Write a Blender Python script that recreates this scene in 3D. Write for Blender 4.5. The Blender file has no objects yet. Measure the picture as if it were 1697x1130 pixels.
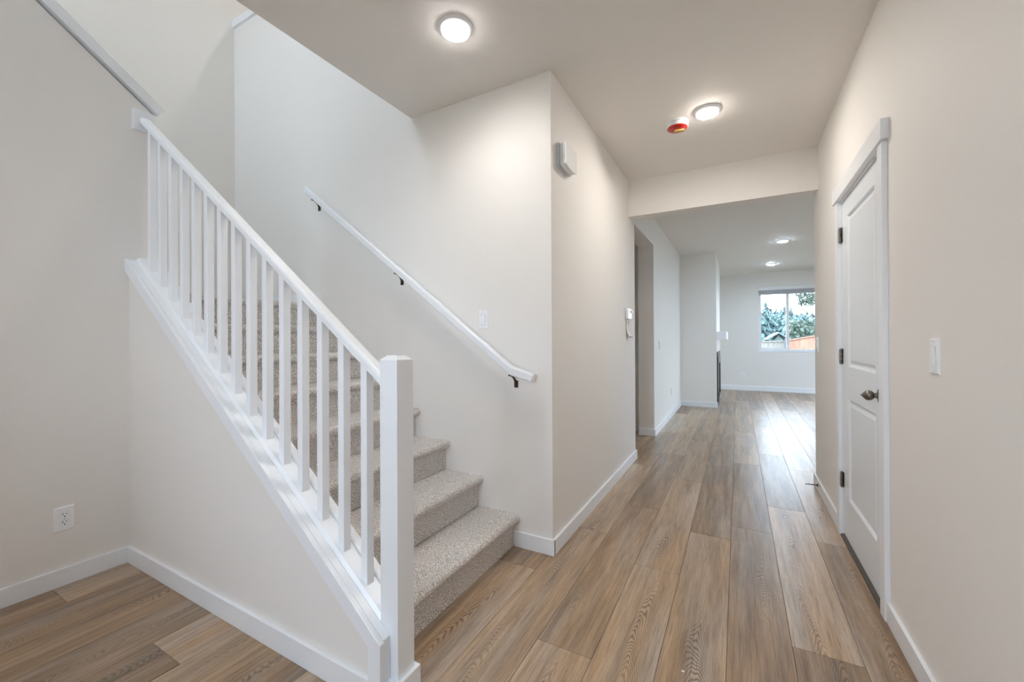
import bpy, bmesh, math, random
from mathutils import Vector, Matrix, noise as mnoise
random.seed(7)
S = bpy.context.scene
COL = S.collection
PI = math.pi

# ------------------------------------------------------------------ camera
cam_d = bpy.data.cameras.new('camera')
cam = bpy.data.objects.new('camera', cam_d)
COL.objects.link(cam)
cam_d.sensor_fit = 'HORIZONTAL'
cam_d.sensor_width = 36.0
cam_d.lens = 681.6512 / 1697 * 36.0
cam_d.shift_y = -(565.0 - 560.8795) / 1697
cam_d.clip_start = 0.02
cam_d.clip_end = 300
YAW, PITCH, ROLL = 0.5021, 0.0032, -0.0048
cam.matrix_world = (Matrix.Translation((0, 0, 1.2155)) @ Matrix.Rotation(YAW, 4, 'Z')
                    @ Matrix.Rotation(PI / 2 + PITCH, 4, 'X') @ Matrix.Rotation(ROLL, 4, 'Z'))
S.camera = cam

# ------------------------------------------------------------------ world, exposure
SKY = 6.0
w = bpy.data.worlds.new('overcast_sky')
S.world = w
w.use_nodes = True
nt = w.node_tree
nt.nodes.clear()
o_ = nt.nodes.new('ShaderNodeOutputWorld')
bg = nt.nodes.new('ShaderNodeBackground')
tc = nt.nodes.new('ShaderNodeTexCoord')
sx = nt.nodes.new('ShaderNodeSeparateXYZ')
rp = nt.nodes.new('ShaderNodeValToRGB')
rp.color_ramp.elements[0].position = 0.0
rp.color_ramp.elements[0].color = (0.77, 0.87, 1.0, 1)
rp.color_ramp.elements[1].position = 0.7
rp.color_ramp.elements[1].color = (0.62, 0.78, 1.0, 1)
nt.links.new(tc.outputs['Generated'], sx.inputs[0])
nt.links.new(sx.outputs[2], rp.inputs[0])
nt.links.new(rp.outputs[0], bg.inputs[0])
bg.inputs[1].default_value = SKY
nt.links.new(bg.outputs[0], o_.inputs[0])

S.view_settings.view_transform = 'Standard'
S.view_settings.look = 'None'
S.view_settings.gamma = 1.0
S.view_settings.use_curve_mapping = False
S.view_settings.exposure = 1.16
S.cycles.use_denoising = True
S.cycles.max_bounces = 12
S.cycles.diffuse_bounces = 8
S.cycles.glossy_bounces = 4
S.cycles.sample_clamp_indirect = 6.0
S.cycles.caustics_reflective = False
S.cycles.caustics_refractive = False

HALL_LAMP = 95.0       # radiance of the flush disc lamps
FAR_LAMP = 165.0
ADDED_UP_LAMP = 120.0
LAMP_COL = (1.0, 0.93, 0.84)

# ------------------------------------------------------------------ measured places
H = 2.74                       # ceiling height
A, B = -0.9213, 0.5652         # left and right faces of the hall
YS, YU, XL = 2.1459, 0.9805, -2.9641   # stair wall, wall under the stairs, left wall
XE = -4.16                     # far end of the stairwell
YB, YE, YO, Y2 = 4.026, 4.287, 5.37, 8.08
YF = 11.138
XO = -1.9592                   # edge of the hall ceiling
RUN, RISE, XR = 0.2535, 0.1885, -1.167
SL = 0.744
BBH, BBT = 0.089, 0.015
def zf(x):                     # top of the sloped stair trim
    return 0.227 + (-1.019 - x) * SL

# ------------------------------------------------------------------ materials
def mat(name, color, rough=0.5, metal=0.0, bump=None, spec=None, coat=0.0):
    m = bpy.data.materials.new(name)
    m.use_nodes = True
    n = m.node_tree
    b = n.nodes['Principled BSDF']
    b.inputs['Base Color'].default_value = (*color, 1)
    b.inputs['Roughness'].default_value = rough
    b.inputs['Metallic'].default_value = metal
    if spec is not None:
        b.inputs['Specular IOR Level'].default_value = spec
    if coat:
        b.inputs['Coat Weight'].default_value = coat
    if bump:
        sc, st, dist = bump
        t = n.nodes.new('ShaderNodeTexCoord')
        no = n.nodes.new('ShaderNodeTexNoise')
        no.inputs['Scale'].default_value = sc
        no.inputs['Detail'].default_value = 3
        bp = n.nodes.new('ShaderNodeBump')
        bp.inputs['Strength'].default_value = st
        bp.inputs['Distance'].default_value = dist
        n.links.new(t.outputs['Object'], no.inputs['Vector'])
        n.links.new(no.outputs['Fac'], bp.inputs['Height'])
        n.links.new(bp.outputs[0], b.inputs['Normal'])
    return m

def mixnoise(name, c1, c2, scale, rough=0.8, detail=3, lo=0.4, hi=0.6, bump=0.0, dist=0.002, stretch=(1, 1, 1)):
    m = mat(name, c1, rough)
    n = m.node_tree
    b = n.nodes['Principled BSDF']
    t = n.nodes.new('ShaderNodeTexCoord')
    mp = n.nodes.new('ShaderNodeMapping')
    mp.inputs['Scale'].default_value = stretch
    no = n.nodes.new('ShaderNodeTexNoise')
    no.inputs['Scale'].default_value = scale
    no.inputs['Detail'].default_value = detail
    r = n.nodes.new('ShaderNodeValToRGB')
    r.color_ramp.elements[0].position = lo
    r.color_ramp.elements[0].color = (*c1, 1)
    r.color_ramp.elements[1].position = hi
    r.color_ramp.elements[1].color = (*c2, 1)
    n.links.new(t.outputs['Object'], mp.inputs[0])
    n.links.new(mp.outputs[0], no.inputs['Vector'])
    n.links.new(no.outputs['Fac'], r.inputs[0])
    n.links.new(r.outputs[0], b.inputs['Base Color'])
    if bump:
        bp = n.nodes.new('ShaderNodeBump')
        bp.inputs['Strength'].default_value = bump
        bp.inputs['Distance'].default_value = dist
        n.links.new(no.outputs['Fac'], bp.inputs['Height'])
        n.links.new(bp.outputs[0], b.inputs['Normal'])
    return m

def emit(name, color, strength):
    m = bpy.data.materials.new(name)
    m.use_nodes = True
    n = m.node_tree
    n.nodes.clear()
    o = n.nodes.new('ShaderNodeOutputMaterial')
    e = n.nodes.new('ShaderNodeEmission')
    e.inputs[0].default_value = (*color, 1)
    e.inputs[1].default_value = strength
    n.links.new(e.outputs[0], o.inputs[0])
    if strength > 5 and not name.startswith('warm'):            # frosted downlight lens: a beam a little narrower than a matt disc
        g = n.nodes.new('ShaderNodeNewGeometry')
        dt = n.nodes.new('ShaderNodeVectorMath'); dt.operation = 'DOT_PRODUCT'
        n.links.new(g.outputs['Normal'], dt.inputs[0])
        n.links.new(g.outputs['Incoming'], dt.inputs[1])
        ml = n.nodes.new('ShaderNodeMath'); ml.operation = 'MULTIPLY_ADD'
        ml.inputs[1].default_value = strength * 1.0
        ml.inputs[2].default_value = strength * 0.12
        n.links.new(dt.outputs['Value'], ml.inputs[0])
        n.links.new(ml.outputs[0], e.inputs[1])
    return m

M_WALL = mat('wall_paint', (0.84, 0.820, 0.795), 0.62, bump=(150, 0.25, 0.002), spec=0.3)
M_CEIL = mat('ceiling_paint', (0.82, 0.795, 0.765), 0.6, bump=(110, 0.25, 0.002), spec=0.3)
M_TRIM = mat('trim_paint', (0.86, 0.89, 0.93), 0.30)
M_DOOR = mat('door_paint', (0.80, 0.845, 0.90), 0.33, bump=(60, 0.06, 0.001))
M_PLATE = mat('white_plastic', (0.90, 0.92, 0.94), 0.25)
M_PLATE2 = mat('grey_white_plastic', (0.56, 0.59, 0.63), 0.4)
M_DARK = mat('black_slot', (0.01, 0.01, 0.01), 0.6)
M_BRONZE = mat('oil_rubbed_bronze', (0.060, 0.045, 0.036), 0.35, 0.8)
M_NICKEL = mat('aged_nickel', (0.20, 0.18, 0.16), 0.3, 0.9)
M_THRESH = mat('bronze_threshold', (0.10, 0.085, 0.075), 0.45, 0.3)
M_RED = mat('red_cover', (0.50, 0.012, 0.01), 0.15, coat=0.5)
M_LABEL = mixnoise('yellow_label', (0.62, 0.42, 0.12), (0.45, 0.26, 0.06), 90, 0.5)
M_PAPER = mixnoise('printed_paper', (0.86, 0.85, 0.84), (0.40, 0.39, 0.38), 160, 0.8, lo=0.58, hi=0.64, stretch=(1, 1, 3))
M_LCD = mat('lcd_grey', (0.22, 0.25, 0.22), 0.2)
M_VINYL = mat('white_vinyl', (0.84, 0.85, 0.87), 0.35)
M_BLIND = mat('blind_slat', (0.62, 0.63, 0.68), 0.5)
M_BLACK = mat('black_metal', (0.012, 0.012, 0.015), 0.35, 0.3)
M_FGLASS = mat('firebox_glass', (0.02, 0.02, 0.025), 0.06)
M_LAMP = emit('lamp_diffuser', (1.0, 0.96, 0.93), HALL_LAMP * 1.02)
M_LAMPW = emit('warm_lamp_diffuser', LAMP_COL, HALL_LAMP * 1.35)
M_LAMPE = emit('warm_added_entry_diffuser', (1.0, 0.95, 0.90), HALL_LAMP * 0.72)  # for the lamps added over the entry
M_LAMPF = emit('far_lamp_diffuser', (0.62, 0.81, 1.0), FAR_LAMP * 1.2)
M_LAMPU = emit('added_upper_lamp_diffuser', (1.0, 0.95, 0.89), ADDED_UP_LAMP)  # for the lamps added above the stairwell
M_RIM = emit('glowing_lens_rim', (1.0, 0.97, 0.94), 0.5)
M_CARPET = mixnoise('grey_beige_carpet', (0.24, 0.22, 0.205), (0.98, 0.935, 0.90), 260, 0.95, detail=2, lo=0.38, hi=0.60, bump=0.7, dist=0.005)
M_CARPET.node_tree.nodes['Principled BSDF'].inputs['Sheen Weight'].default_value = 0.25

def glass_mat():
    m = bpy.data.materials.new('window_glass')
    m.use_nodes = True
    n = m.node_tree
    n.nodes.clear()
    o = n.nodes.new('ShaderNodeOutputMaterial')
    tr = n.nodes.new('ShaderNodeBsdfTransparent')
    tr.inputs[0].default_value = (0.95, 0.965, 0.965, 1)
    gl = n.nodes.new('ShaderNodeBsdfGlossy')
    gl.inputs['Roughness'].default_value = 0.02
    fr = n.nodes.new('ShaderNodeFresnel')
    fr.inputs[0].default_value = 1.45
    mx = n.nodes.new('ShaderNodeMixShader')
    n.links.new(fr.outputs[0], mx.inputs[0])
    n.links.new(tr.outputs[0], mx.inputs[1])
    n.links.new(gl.outputs[0], mx.inputs[2])
    n.links.new(mx.outputs[0], o.inputs[0])
    return m
M_GLASS = glass_mat()

def wood_floor():
    m = bpy.data.materials.new('oak_vinyl_planks')
    m.use_nodes = True
    n = m.node_tree
    b = n.nodes['Principled BSDF']
    L = n.links.new
    def N(t, **kw):
        x = n.nodes.new(t)
        for k, v in kw.items():
            setattr(x, k, v)
        return x
    def math_(op, a, bb=None, c=None):
        x = N('ShaderNodeMath', operation=op)
        for i, v in enumerate((a, bb, c)):
            if v is None:
                continue
            if isinstance(v, (int, float)):
                x.inputs[i].default_value = v
            else:
                L(v, x.inputs[i])
        return x.outputs[0]
    uv = N('ShaderNodeUVMap')
    uv.uv_map = 'UVMap'
    at = N('ShaderNodeAttribute')
    at.attribute_name = 'plank'
    su = N('ShaderNodeSeparateXYZ')
    L(uv.outputs[0], su.inputs[0])
    u, v = su.outputs[0], su.outputs[1]          # metres across and along the plank
    sc = N('ShaderNodeSeparateColor')
    L(at.outputs['Color'], sc.inputs[0])
    r1, r2, r3 = sc.outputs[0], sc.outputs[1], sc.outputs[2]
    off = math_('MULTIPLY', r1, 37.0)
    def vec(x, y, z):
        c = N('ShaderNodeCombineXYZ')
        for i, q in enumerate((x, y, z)):
            if isinstance(q, (int, float)):
                c.inputs[i].default_value = q
            else:
                L(q, c.inputs[i])
        return c.outputs[0]
    def noi(vc, s, d=4, rgh=0.5):
        x = N('ShaderNodeTexNoise')
        x.inputs['Scale'].default_value = s
        x.inputs['Detail'].default_value = d
        x.inputs['Roughness'].default_value = rgh
        L(vc, x.inputs['Vector'])
        return x.outputs['Fac']
    # slow warp of the heart line
    wob = noi(vec(0, math_('MULTIPLY', v, 1.6), off), 1.0, 2)
    uc = math_('ADD', u, math_('MULTIPLY', math_('SUBTRACT', wob, 0.5), 0.16))
    uc = math_('ADD', uc, math_('MULTIPLY', math_('SUBTRACT', r2, 0.5), 0.10))
    # cathedral rings: nested parabolas
    par = math_('MULTIPLY', math_('MULTIPLY', uc, uc), 95.0)
    jit = noi(vec(math_('MULTIPLY', u, 7.0), math_('MULTIPLY', v, 1.6), off), 1.0, 3)
    ph = math_('ADD', par, math_('ADD', math_('MULTIPLY', v, 1.15), math_('MULTIPLY', jit, 0.8)))
    rings = math_('SINE', math_('MULTIPLY', ph, 170.0))
    rings = math_('POWER', math_('MULTIPLY_ADD', rings, 0.5, 0.5), 2.2)
    near = math_('SUBTRACT', 1.0, math_('MULTIPLY', math_('ABSOLUTE', uc), 14.0))
    near = math_('MAXIMUM', near, 0.0)
    patch = noi(vec(math_('MULTIPLY', u, 5.0), math_('MULTIPLY', v, 1.5), math_('ADD', off, 5.0)), 1.0, 2)
    patch = math_('MINIMUM', math_('MAXIMUM', math_('MULTIPLY', math_('SUBTRACT', patch, 0.39), 5.0), 0.0), 1.0)
    cath = math_('MULTIPLY', math_('MULTIPLY', rings, near), patch)
    # straight fine grain and pores
    fine = noi(vec(math_('MULTIPLY', u, 240.0), math_('MULTIPLY', v, 6.0), off), 1.0, 3, 0.65)
    pores = noi(vec(math_('MULTIPLY', u, 700.0), math_('MULTIPLY', v, 45.0), off), 1.0, 2, 0.6)
    broad = noi(vec(math_('MULTIPLY', u, 22.0), math_('MULTIPLY', v, 1.3), math_('ADD', off, 9.0)), 1.0, 5, 0.68)
    # base colour from plank tone + broad streaks
    tone = math_('ADD', math_('MULTIPLY_ADD', broad, 0.75, 0.20), math_('MULTIPLY', math_('SUBTRACT', r3, 0.5), 0.26))
    ra = N('ShaderNodeValToRGB')
    e = ra.color_ramp.elements
    e[0].position = 0.30; e[0].color = (0.125, 0.076, 0.045, 1)
    e[1].position = 0.80; e[1].color = (0.58, 0.405, 0.252, 1)
    k = e.new(0.55); k.color = (0.375, 0.250, 0.150, 1)
    L(tone, ra.inputs[0])
    dark = math_('ADD', math_('MULTIPLY', cath, 0.80), math_('MULTIPLY', math_('MAXIMUM', math_('SUBTRACT', fine, 0.46), 0.0), 1.9))
    dark = math_('ADD', dark, math_('MULTIPLY', math_('MAXIMUM', math_('SUBTRACT', pores, 0.56), 0.0), 1.6))
    dark = math_('MINIMUM', dark, 0.75)
    mx = N('ShaderNodeMix', data_type='RGBA')
    L(dark, mx.inputs[0])
    L(ra.outputs[0], mx.inputs[6])
    mx.inputs[7].default_value = (0.085, 0.054, 0.035, 1)
    # grey wash on some planks
    g = N('ShaderNodeMix', data_type='RGBA')
    gf = noi(vec(math_('MULTIPLY', u, 9.0), math_('MULTIPLY', v, 0.8), math_('ADD', off, 21.0)), 1.0, 2)
    gf = math_('MINIMUM', math_('MAXIMUM', math_('MULTIPLY', math_('SUBTRACT', gf, 0.38), 2.4), 0.0), 0.75)
    L(gf, g.inputs[0])
    hs = N('ShaderNodeHueSaturation')
    hs.inputs['Saturation'].default_value = 0.50
    L(mx.outputs[2], hs.inputs['Color'])
    L(mx.outputs[2], g.inputs[6])
    L(hs.outputs[0], g.inputs[7])
    L(g.outputs[2], b.inputs['Base Color'])
    ro = math_('MULTIPLY_ADD', fine, 0.10, 0.27)
    L(ro, b.inputs['Roughness'])
    bp = N('ShaderNodeBump')
    bp.inputs['Strength'].default_value = 0.25
    bp.inputs['Distance'].default_value = 0.001
    L(math_('SUBTRACT', fine, cath), bp.inputs['Height'])
    L(bp.outputs[0], b.inputs['Normal'])
    return m
M_FLOOR = wood_floor()
M_GAP = mat('plank_joint', (0.09, 0.065, 0.045), 0.8)

# ------------------------------------------------------------------ mesh helpers
def BM():
    return bmesh.new()

def box(bm, x0, x1, y0, y1, z0, z1):
    if x0 > x1: x0, x1 = x1, x0
    if y0 > y1: y0, y1 = y1, y0
    if z0 > z1: z0, z1 = z1, z0
    v = [bm.verts.new(p) for p in ((x0, y0, z0), (x1, y0, z0), (x1, y1, z0), (x0, y1, z0),
                                   (x0, y0, z1), (x1, y0, z1), (x1, y1, z1), (x0, y1, z1))]
    for f in ((0, 3, 2, 1), (4, 5, 6, 7), (0, 1, 5, 4), (1, 2, 6, 5), (2, 3, 7, 6), (3, 0, 4, 7)):
        bm.faces.new([v[i] for i in f])
    return v

def prism(bm, pts, lo, hi, axis):
    """polygon pts extruded from lo to hi along axis; pts are the other two coords in x,y,z order"""
    def P(p, t):
        if axis == 'x': return (t, p[0], p[1])
        if axis == 'y': return (p[0], t, p[1])
        return (p[0], p[1], t)
    a = [bm.verts.new(P(p, lo)) for p in pts]
    b = [bm.verts.new(P(p, hi)) for p in pts]
    n = len(pts)
    bm.faces.new(a); bm.faces.new(b[::-1])
    for i in range(n):
        j = (i + 1) % n
        bm.faces.new((a[i], b[i], b[j], a[j]))

def lathe(bm, prof, origin, axis='z', seg=32, flip=1):
    """prof = [(radius, height)]"""
    ox, oy, oz = origin
    rings = []
    for r, h in prof:
        ring = []
        for i in range(seg):
            t = 2 * PI * i / seg
            c, s = math.cos(t) * r, math.sin(t) * r
            if axis == 'z': p = (ox + c, oy + s, oz + h)
            elif axis == 'x': p = (ox + h, oy + c, oz + s)
            else: p = (ox + c, oy + h, oz + s)
            ring.append(bm.verts.new(p))
        rings.append(ring)
    for a, b in zip(rings, rings[1:]):
        for i in range(seg):
            j = (i + 1) % seg
            bm.faces.new((a[i], a[j], b[j], b[i]))
    bm.faces.new(rings[0][::-1]); bm.faces.new(rings[-1])

def tube(bm, pts, rad, seg=10):
    pts = [Vector(p) for p in pts]
    rads = rad if isinstance(rad, (list, tuple)) else [rad] * len(pts)
    rings = []
    up = Vector((0.13, 0.21, 0.97)).normalized()
    for i, p in enumerate(pts):
        d = (pts[min(i + 1, len(pts) - 1)] - pts[max(i - 1, 0)]).normalized()
        a = d.cross(up)
        if a.length < 1e-3: a = d.cross(Vector((1, 0, 0)))
        a.normalize(); b = d.cross(a)
        rings.append([bm.verts.new(p + (a * math.cos(2 * PI * k / seg) + b * math.sin(2 * PI * k / seg)) * rads[i]) for k in range(seg)])
    for a, b in zip(rings, rings[1:]):
        for k in range(seg):
            j = (k + 1) % seg
            bm.faces.new((a[k], a[j], b[j], b[k]))
    bm.faces.new(rings[0][::-1]); bm.faces.new(rings[-1])

def link(name, bm, m, parent=None, bevel=0.0, bseg=2, smooth=False, mats=None):
    bmesh.ops.recalc_face_normals(bm, faces=bm.faces)
    if bevel:
        es = [e for e in bm.edges if len(e.link_faces) == 2 and e.calc_face_angle(0) > 0.5]
        bmesh.ops.bevel(bm, geom=es, offset=bevel, segments=bseg, affect='EDGES', profile=0.5)
    me = bpy.data.meshes.new(name)
    bm.to_mesh(me); bm.free()
    me.materials.append(m)
    for x in (mats or []): me.materials.append(x)
    if smooth:
        for p in me.polygons: p.use_smooth = True
        try: me.set_sharp_from_angle(angle=math.radians(38))
        except Exception: pass
    o = bpy.data.objects.new(name, me)
    COL.objects.link(o)
    if parent is not None:
        o.parent = parent
        if parent.get('_w'):                      # world-built children under a placed empty
            o.location = -Vector(parent.location)
    return o

def thing(name, label, cat, loc=(0, 0, 0), rot=0.0, group=None, world=False):
    o = bpy.data.objects.new(name, None)
    o.empty_display_size = 0.05
    COL.objects.link(o)
    o.location = loc
    o.rotation_euler = (0, 0, rot)
    o['label'] = label; o['category'] = cat
    if group: o['group'] = group
    if world: WORLD.append(o); o['_w'] = 1
    return o
WORLD = []

def tag(o, label, cat, group=None, kind=None):
    o['label'] = label; o['category'] = cat
    if group: o['group'] = group
    if kind: o['kind'] = kind
    return o

def struct(name, bm, m, parent=None, **kw):
    o = link(name, bm, m, parent, **kw)
    if parent is None: o['kind'] = 'structure'
    return o

def sub(name, bm, m, part, **kw):
    """a sub-part: child of a part whose own mesh is in world or thing coordinates"""
    o = link(name, bm, m, None, **kw)
    o.parent = part
    return o

# ------------------------------------------------------------------ floor of planks
def build_floor():
    W, Lg = 0.2255, 1.553
    phase = {-2: 3.07, -1: 2.272, 0: 2.818, 1: 3.025, 2: 3.51, 3: 3.03, -3: 2.55, -4: 1.53 + 0.44, -5: 2.72,
             -8: 0.757, -7: 0.605 + 0.78, -6: 0.605}
    x0 = -0.27          # seam at x = -0.27 starts row 0
    bm = BM()
    uvl = bm.loops.layers.uv.new('UVMap')
    cl = bm.loops.layers.float_color.new('plank')
    g = 0.0006
    XA, XB, YA, YZ = -2.99, 5.1, -1.85, 11.2
    rnd = random.Random(11)
    for r in range(-13, 25):
        xa, xb = x0 + r * W, x0 + (r + 1) * W
        if xb < XA or xa > XB: continue
        p = phase.get(r, rnd.uniform(0, Lg))
        k0 = math.floor((YA - p) / Lg)
        k1 = math.ceil((YZ - p) / Lg)
        for k in range(k0, k1):
            ya, yb = p + k * Lg, p + (k + 1) * Lg
            a, b_, c, d = max(xa, XA) + g, min(xb, XB) - g, max(ya, YA) + g, min(yb, YZ) - g
            if b_ - a < 0.01 or d - c < 0.01: continue
            col = (rnd.random(), rnd.random(), rnd.random(), 1)
            e = 0.0009
            top = [(a + e, c + e), (b_ - e, c + e), (b_ - e, d - e), (a + e, d - e)]
            bot = [(a, c), (b_, c), (b_, d), (a, d)]
            vt = [bm.verts.new((x, y, 0)) for x, y in top]
            vb = [bm.verts.new((x, y, -0.002)) for x, y in bot]
            fs = [bm.faces.new(vt)]
            for i in range(4):
                j = (i + 1) % 4
                fs.append(bm.faces.new((vb[i], vb[j], vt[j], vt[i])))
            for f in fs:
                for l in f.loops:
                    l[uvl].uv = (l.vert.co.x - (xa + xb) / 2, l.vert.co.y - ya)
                    l[cl] = col
    nf = len(bm.faces)
    z = -0.002
    v = [bm.verts.new(q) for q in ((XA, YA, z), (XB, YA, z), (XB, YZ, z), (XA, YZ, z))]
    f = bm.faces.new(v); f.material_index = 1
    v = [bm.verts.new(q) for q in ((XA, YA, -0.1), (XB, YA, -0.1), (XB, YZ, -0.1), (XA, YZ, -0.1))]
    f = bm.faces.new(v[::-1]); f.material_index = 1
    me = bpy.data.meshes.new('floor')
    bm.to_mesh(me); bm.free()
    me.materials.append(M_FLOOR); me.materials.append(M_GAP)
    o = bpy.data.objects.new('floor', me)
    COL.objects.link(o)
    o['kind'] = 'structure'
build_floor()

# ------------------------------------------------------------------ walls
bm = BM()
yt = -1.8
prism(bm, [(yt, -0.1), (1.088, -0.1), (1.088, 2.527 + 0.0), (yt, 2.527 + (1.088 - yt) * SL)], XL - 0.12, XL, 'x')
struct('wall_left', bm, M_WALL)

bm = BM()          # knee wall under the open side of the stairs
prism(bm, [(XL, -0.05), (-1.072, -0.05), (-1.072, zf(-1.072) - 0.03), (XL, zf(XL) - 0.03)], YU, YU + 0.125, 'y')
struct('wall_understair', bm, M_WALL)

bm = BM()          # stair wall + hall left wall
box(bm, XO - 0.0, A, YS, YS + 0.12, -0.05, H + 0.05)
box(bm, XE, XO, YS, YS + 0.12, -0.05, 4.165)
struct('wall_stair', bm, M_WALL)
bm = BM()
box(bm, A - 0.19, A, YS + 0.12, YE, -0.05, H + 0.05)
box(bm, A - 0.19, A, YE, YO, 2.395, H + 0.05)
box(bm, A - 0.19, A, YO, Y2, -0.05, H + 0.05)
struct('wall_hall_left', bm, M_WALL)

bm = BM()
box(bm, B, B + 0.12, -1.8, 2.385, -0.05, H + 0.05)
box(bm, B, B + 0.12, 2.385, 3.22, 2.055, H + 0.05)
box(bm, B, B + 0.12, 3.22, 4.23, -0.05, H + 0.05)
struct('wall_right', bm, M_WALL)
bm = BM()
box(bm, A + 0.0, B, YB, YB + 0.12, 2.397, H + 0.02)
struct('ceiling_header', bm, M_WALL)

bm = BM()          # great room: near wall right of the hall, fireplace breast, far left return
box(bm, B + 0.12, 5.0, 4.11, 4.23, -0.05, H + 0.05)
struct('wall_living_near', bm, M_WALL)
bm = BM()
box(bm, A - 0.19, -0.33, Y2, 9.65, -0.05, H + 0.05)
struct('wall_fireplace', bm, M_WALL)
bm = BM()
box(bm, A - 0.19, A, 9.65, YF, -0.05, H + 0.05)
struct('wall_living_left', bm, M_WALL)
WX0, WX1, WZ0, WZ1 = 0.425, 1.555, 0.925, 2.41
bm = BM()
box(bm, A - 0.19, WX0, YF, YF + 0.15, -0.05, H + 0.05)
box(bm, WX1, 5.12, YF, YF + 0.15, -0.05, H + 0.05)
box(bm, WX0, WX1, YF, YF + 0.15, -0.05, WZ0)
box(bm, WX0, WX1, YF, YF + 0.15, WZ1, H + 0.05)
struct('wall_far', bm, M_WALL)
bm = BM()          # right side of the great room with an unseen patio opening added for daylight
box(bm, 5.0, 5.12, 4.11, 8.5, -0.05, H + 0.05)
box(bm, 5.0, 5.12, 10.7, YF + 0.15, -0.05, H + 0.05)
box(bm, 5.0, 5.12, 8.5, 10.7, 2.45, H + 0.05)
struct('wall_living_right', bm, M_WALL)

bm = BM()          # stairwell and upper floor shell
box(bm, XE - 0.12, XE, -1.92, 3.72, -0.05, 5.5)
struct('wall_stairwell_end', bm, M_WALL)
bm = BM()
box(bm, XE, XO + 0.12, 3.6, 3.72, 2.74, 5.5)
struct('wall_upper_back', bm, M_WALL)
bm = BM()
box(bm, XO, XO + 0.12, -1.8, 3.6, 3.05, 5.5)
struct('wall_upper_right', bm, M_WALL)
bm = BM()          # front wall with two unseen window openings added for daylight
box(bm, XE, -1.30, -1.92, -1.8, -0.05, 2.95)
box(bm, -0.22, B + 0.12, -1.92, -1.8, -0.05, 2.95)
box(bm, -1.30, -0.22, -1.92, -1.8, -0.05, 0.95)
box(bm, -1.30, -0.22, -1.92, -1.8, 2.45, 2.95)
box(bm, XE, -3.9, -1.92, -1.8, 2.95, 5.5)
box(bm, -2.1, B + 0.12, -1.92, -1.8, 2.95, 5.5)
box(bm, -3.9, -2.1, -1.92, -1.8, 2.95, 3.5)
box(bm, -3.9, -2.1, -1.92, -1.8, 4.9, 5.5)
struct('wall_front', bm, M_WALL)

# ceilings
bm = BM()
box(bm, XO, B + 0.12, -1.92, YS, H, H + 0.31)
box(bm, A - 0.19, 5.12, YS + 0.0, YF + 0.15, H, H + 0.31)
box(bm, XE, A - 0.19, YS + 0.12, 4.3, H, H + 0.31)
struct('ceiling', bm, M_CEIL)
bm = BM()
box(bm, XE - 0.12, XO + 0.12, -1.92, 3.72, 5.45, 5.55)
struct('ceiling_upper', bm, M_CEIL)

# pantry behind the left opening
bm = BM()
box(bm, -2.6, A - 0.19, 5.56, 5.68, -0.05, H)
box(bm, -2.72, -2.6, 4.0, 5.68, -0.05, H)
box(bm, -2.6, A - 0.19, 3.9, 4.02, -0.05, H)
struct('wall_pantry', bm, M_WALL)
bm = BM()
box(bm, -2.72, A - 0.19, 3.9, 5.68, H - 0.01, H + 0.1)
struct('ceiling_pantry', bm, M_CEIL)
bm = BM()
box(bm, B + 0.12, B + 0.9, 2.3, 2.32, 0, 2.5)
box(bm, B + 0.9, B + 0.92, 2.3, 4.11, 0, 2.5)
struct('wall_closet', bm, M_WALL)

# landing
NR = 8
XLAND = XR - (NR - 1) * RUN
ZL = NR * RISE

# ------------------------------------------------------------------ baseboards
def bb(name, *boxes, bev=0.0025):
    b = BM()
    for q in boxes: box(b, *q)
    return struct(name, b, M_TRIM, bevel=bev, bseg=2)
T = BBT
bb('baseboard_left', (XL, XL + T, -1.8, YU - 0.0, 0, BBH))
bb('baseboard_understair', (XL + T, -1.076, YU - T, YU, 0, BBH))
bb('baseboard_stair', (XR, A + T, YS - T, YS, 0, BBH))
bb('baseboard_hall_left', (A, A + T, YS - T + 0.0001, YE + T, 0, BBH), (A - 0.19, A, YE, YE + T, 0, BBH))
bb('baseboard_living_left', (A, A + T, YO - T, Y2 - T, 0, BBH), (A - 0.19, A, YO - T, YO, 0, BBH))
bb('baseboard_right_near', (B - T, B, -1.8, 2.314, 0, BBH))
bb('baseboard_right_far', (B - T, B, 3.286, 4.23 + T, 0, BBH), (B, B + 0.12, 4.23, 4.23 + T, 0, BBH))
bb('baseboard_fireplace', (A + T, -0.33 + T, Y2 - T, Y2, 0, BBH), (-0.33, -0.33 + T, Y2, Y2 + 0.07, 0, BBH), (-0.33, -0.33 + T, 9.35, 9.65, 0, BBH))
bb('baseboard_far', (A, 5.0, YF - T, YF, 0, BBH + 0.02))
bb('baseboard_pantry', (-2.6, A - 0.19, 5.56 - T, 5.56, 0, BBH))
bb('baseboard_landing', (XE, XLAND + 0.03, YS - T, YS, ZL, ZL + BBH), (XE, XE + T, 1.1, YS - T, ZL, ZL + BBH))

# ------------------------------------------------------------------ caps on the upper half walls
def slope_trim(name, y0, y1, x0, x1, zline, th, parent=None):
    b = BM()
    # perpendicular cut end
    n = Vector((SL, 1)).normalized()
    z0 = zline(y0)
    pts = [(y0, z0), (y0 + n.x * th, z0 + n.y * th), (y1 + n.x * th, zline(y1) + n.y * th), (y1, zline(y1))]
    prism(b, pts, x0, x1, 'x')
    return b
b = slope_trim('trim_1', 1.106, -1.78, XL - 0.145, XL + 0.024, lambda y: 2.529 + (1.106 - y) * SL, 0.054)
struct('trim_1', b, M_TRIM, bevel=0.002)
b = BM()
box(b, XE, XO - 0.005, YS - 0.022, YS + 0.142, 4.165, 4.235)
struct('trim_2', b, M_TRIM, bevel=0.002)

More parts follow.
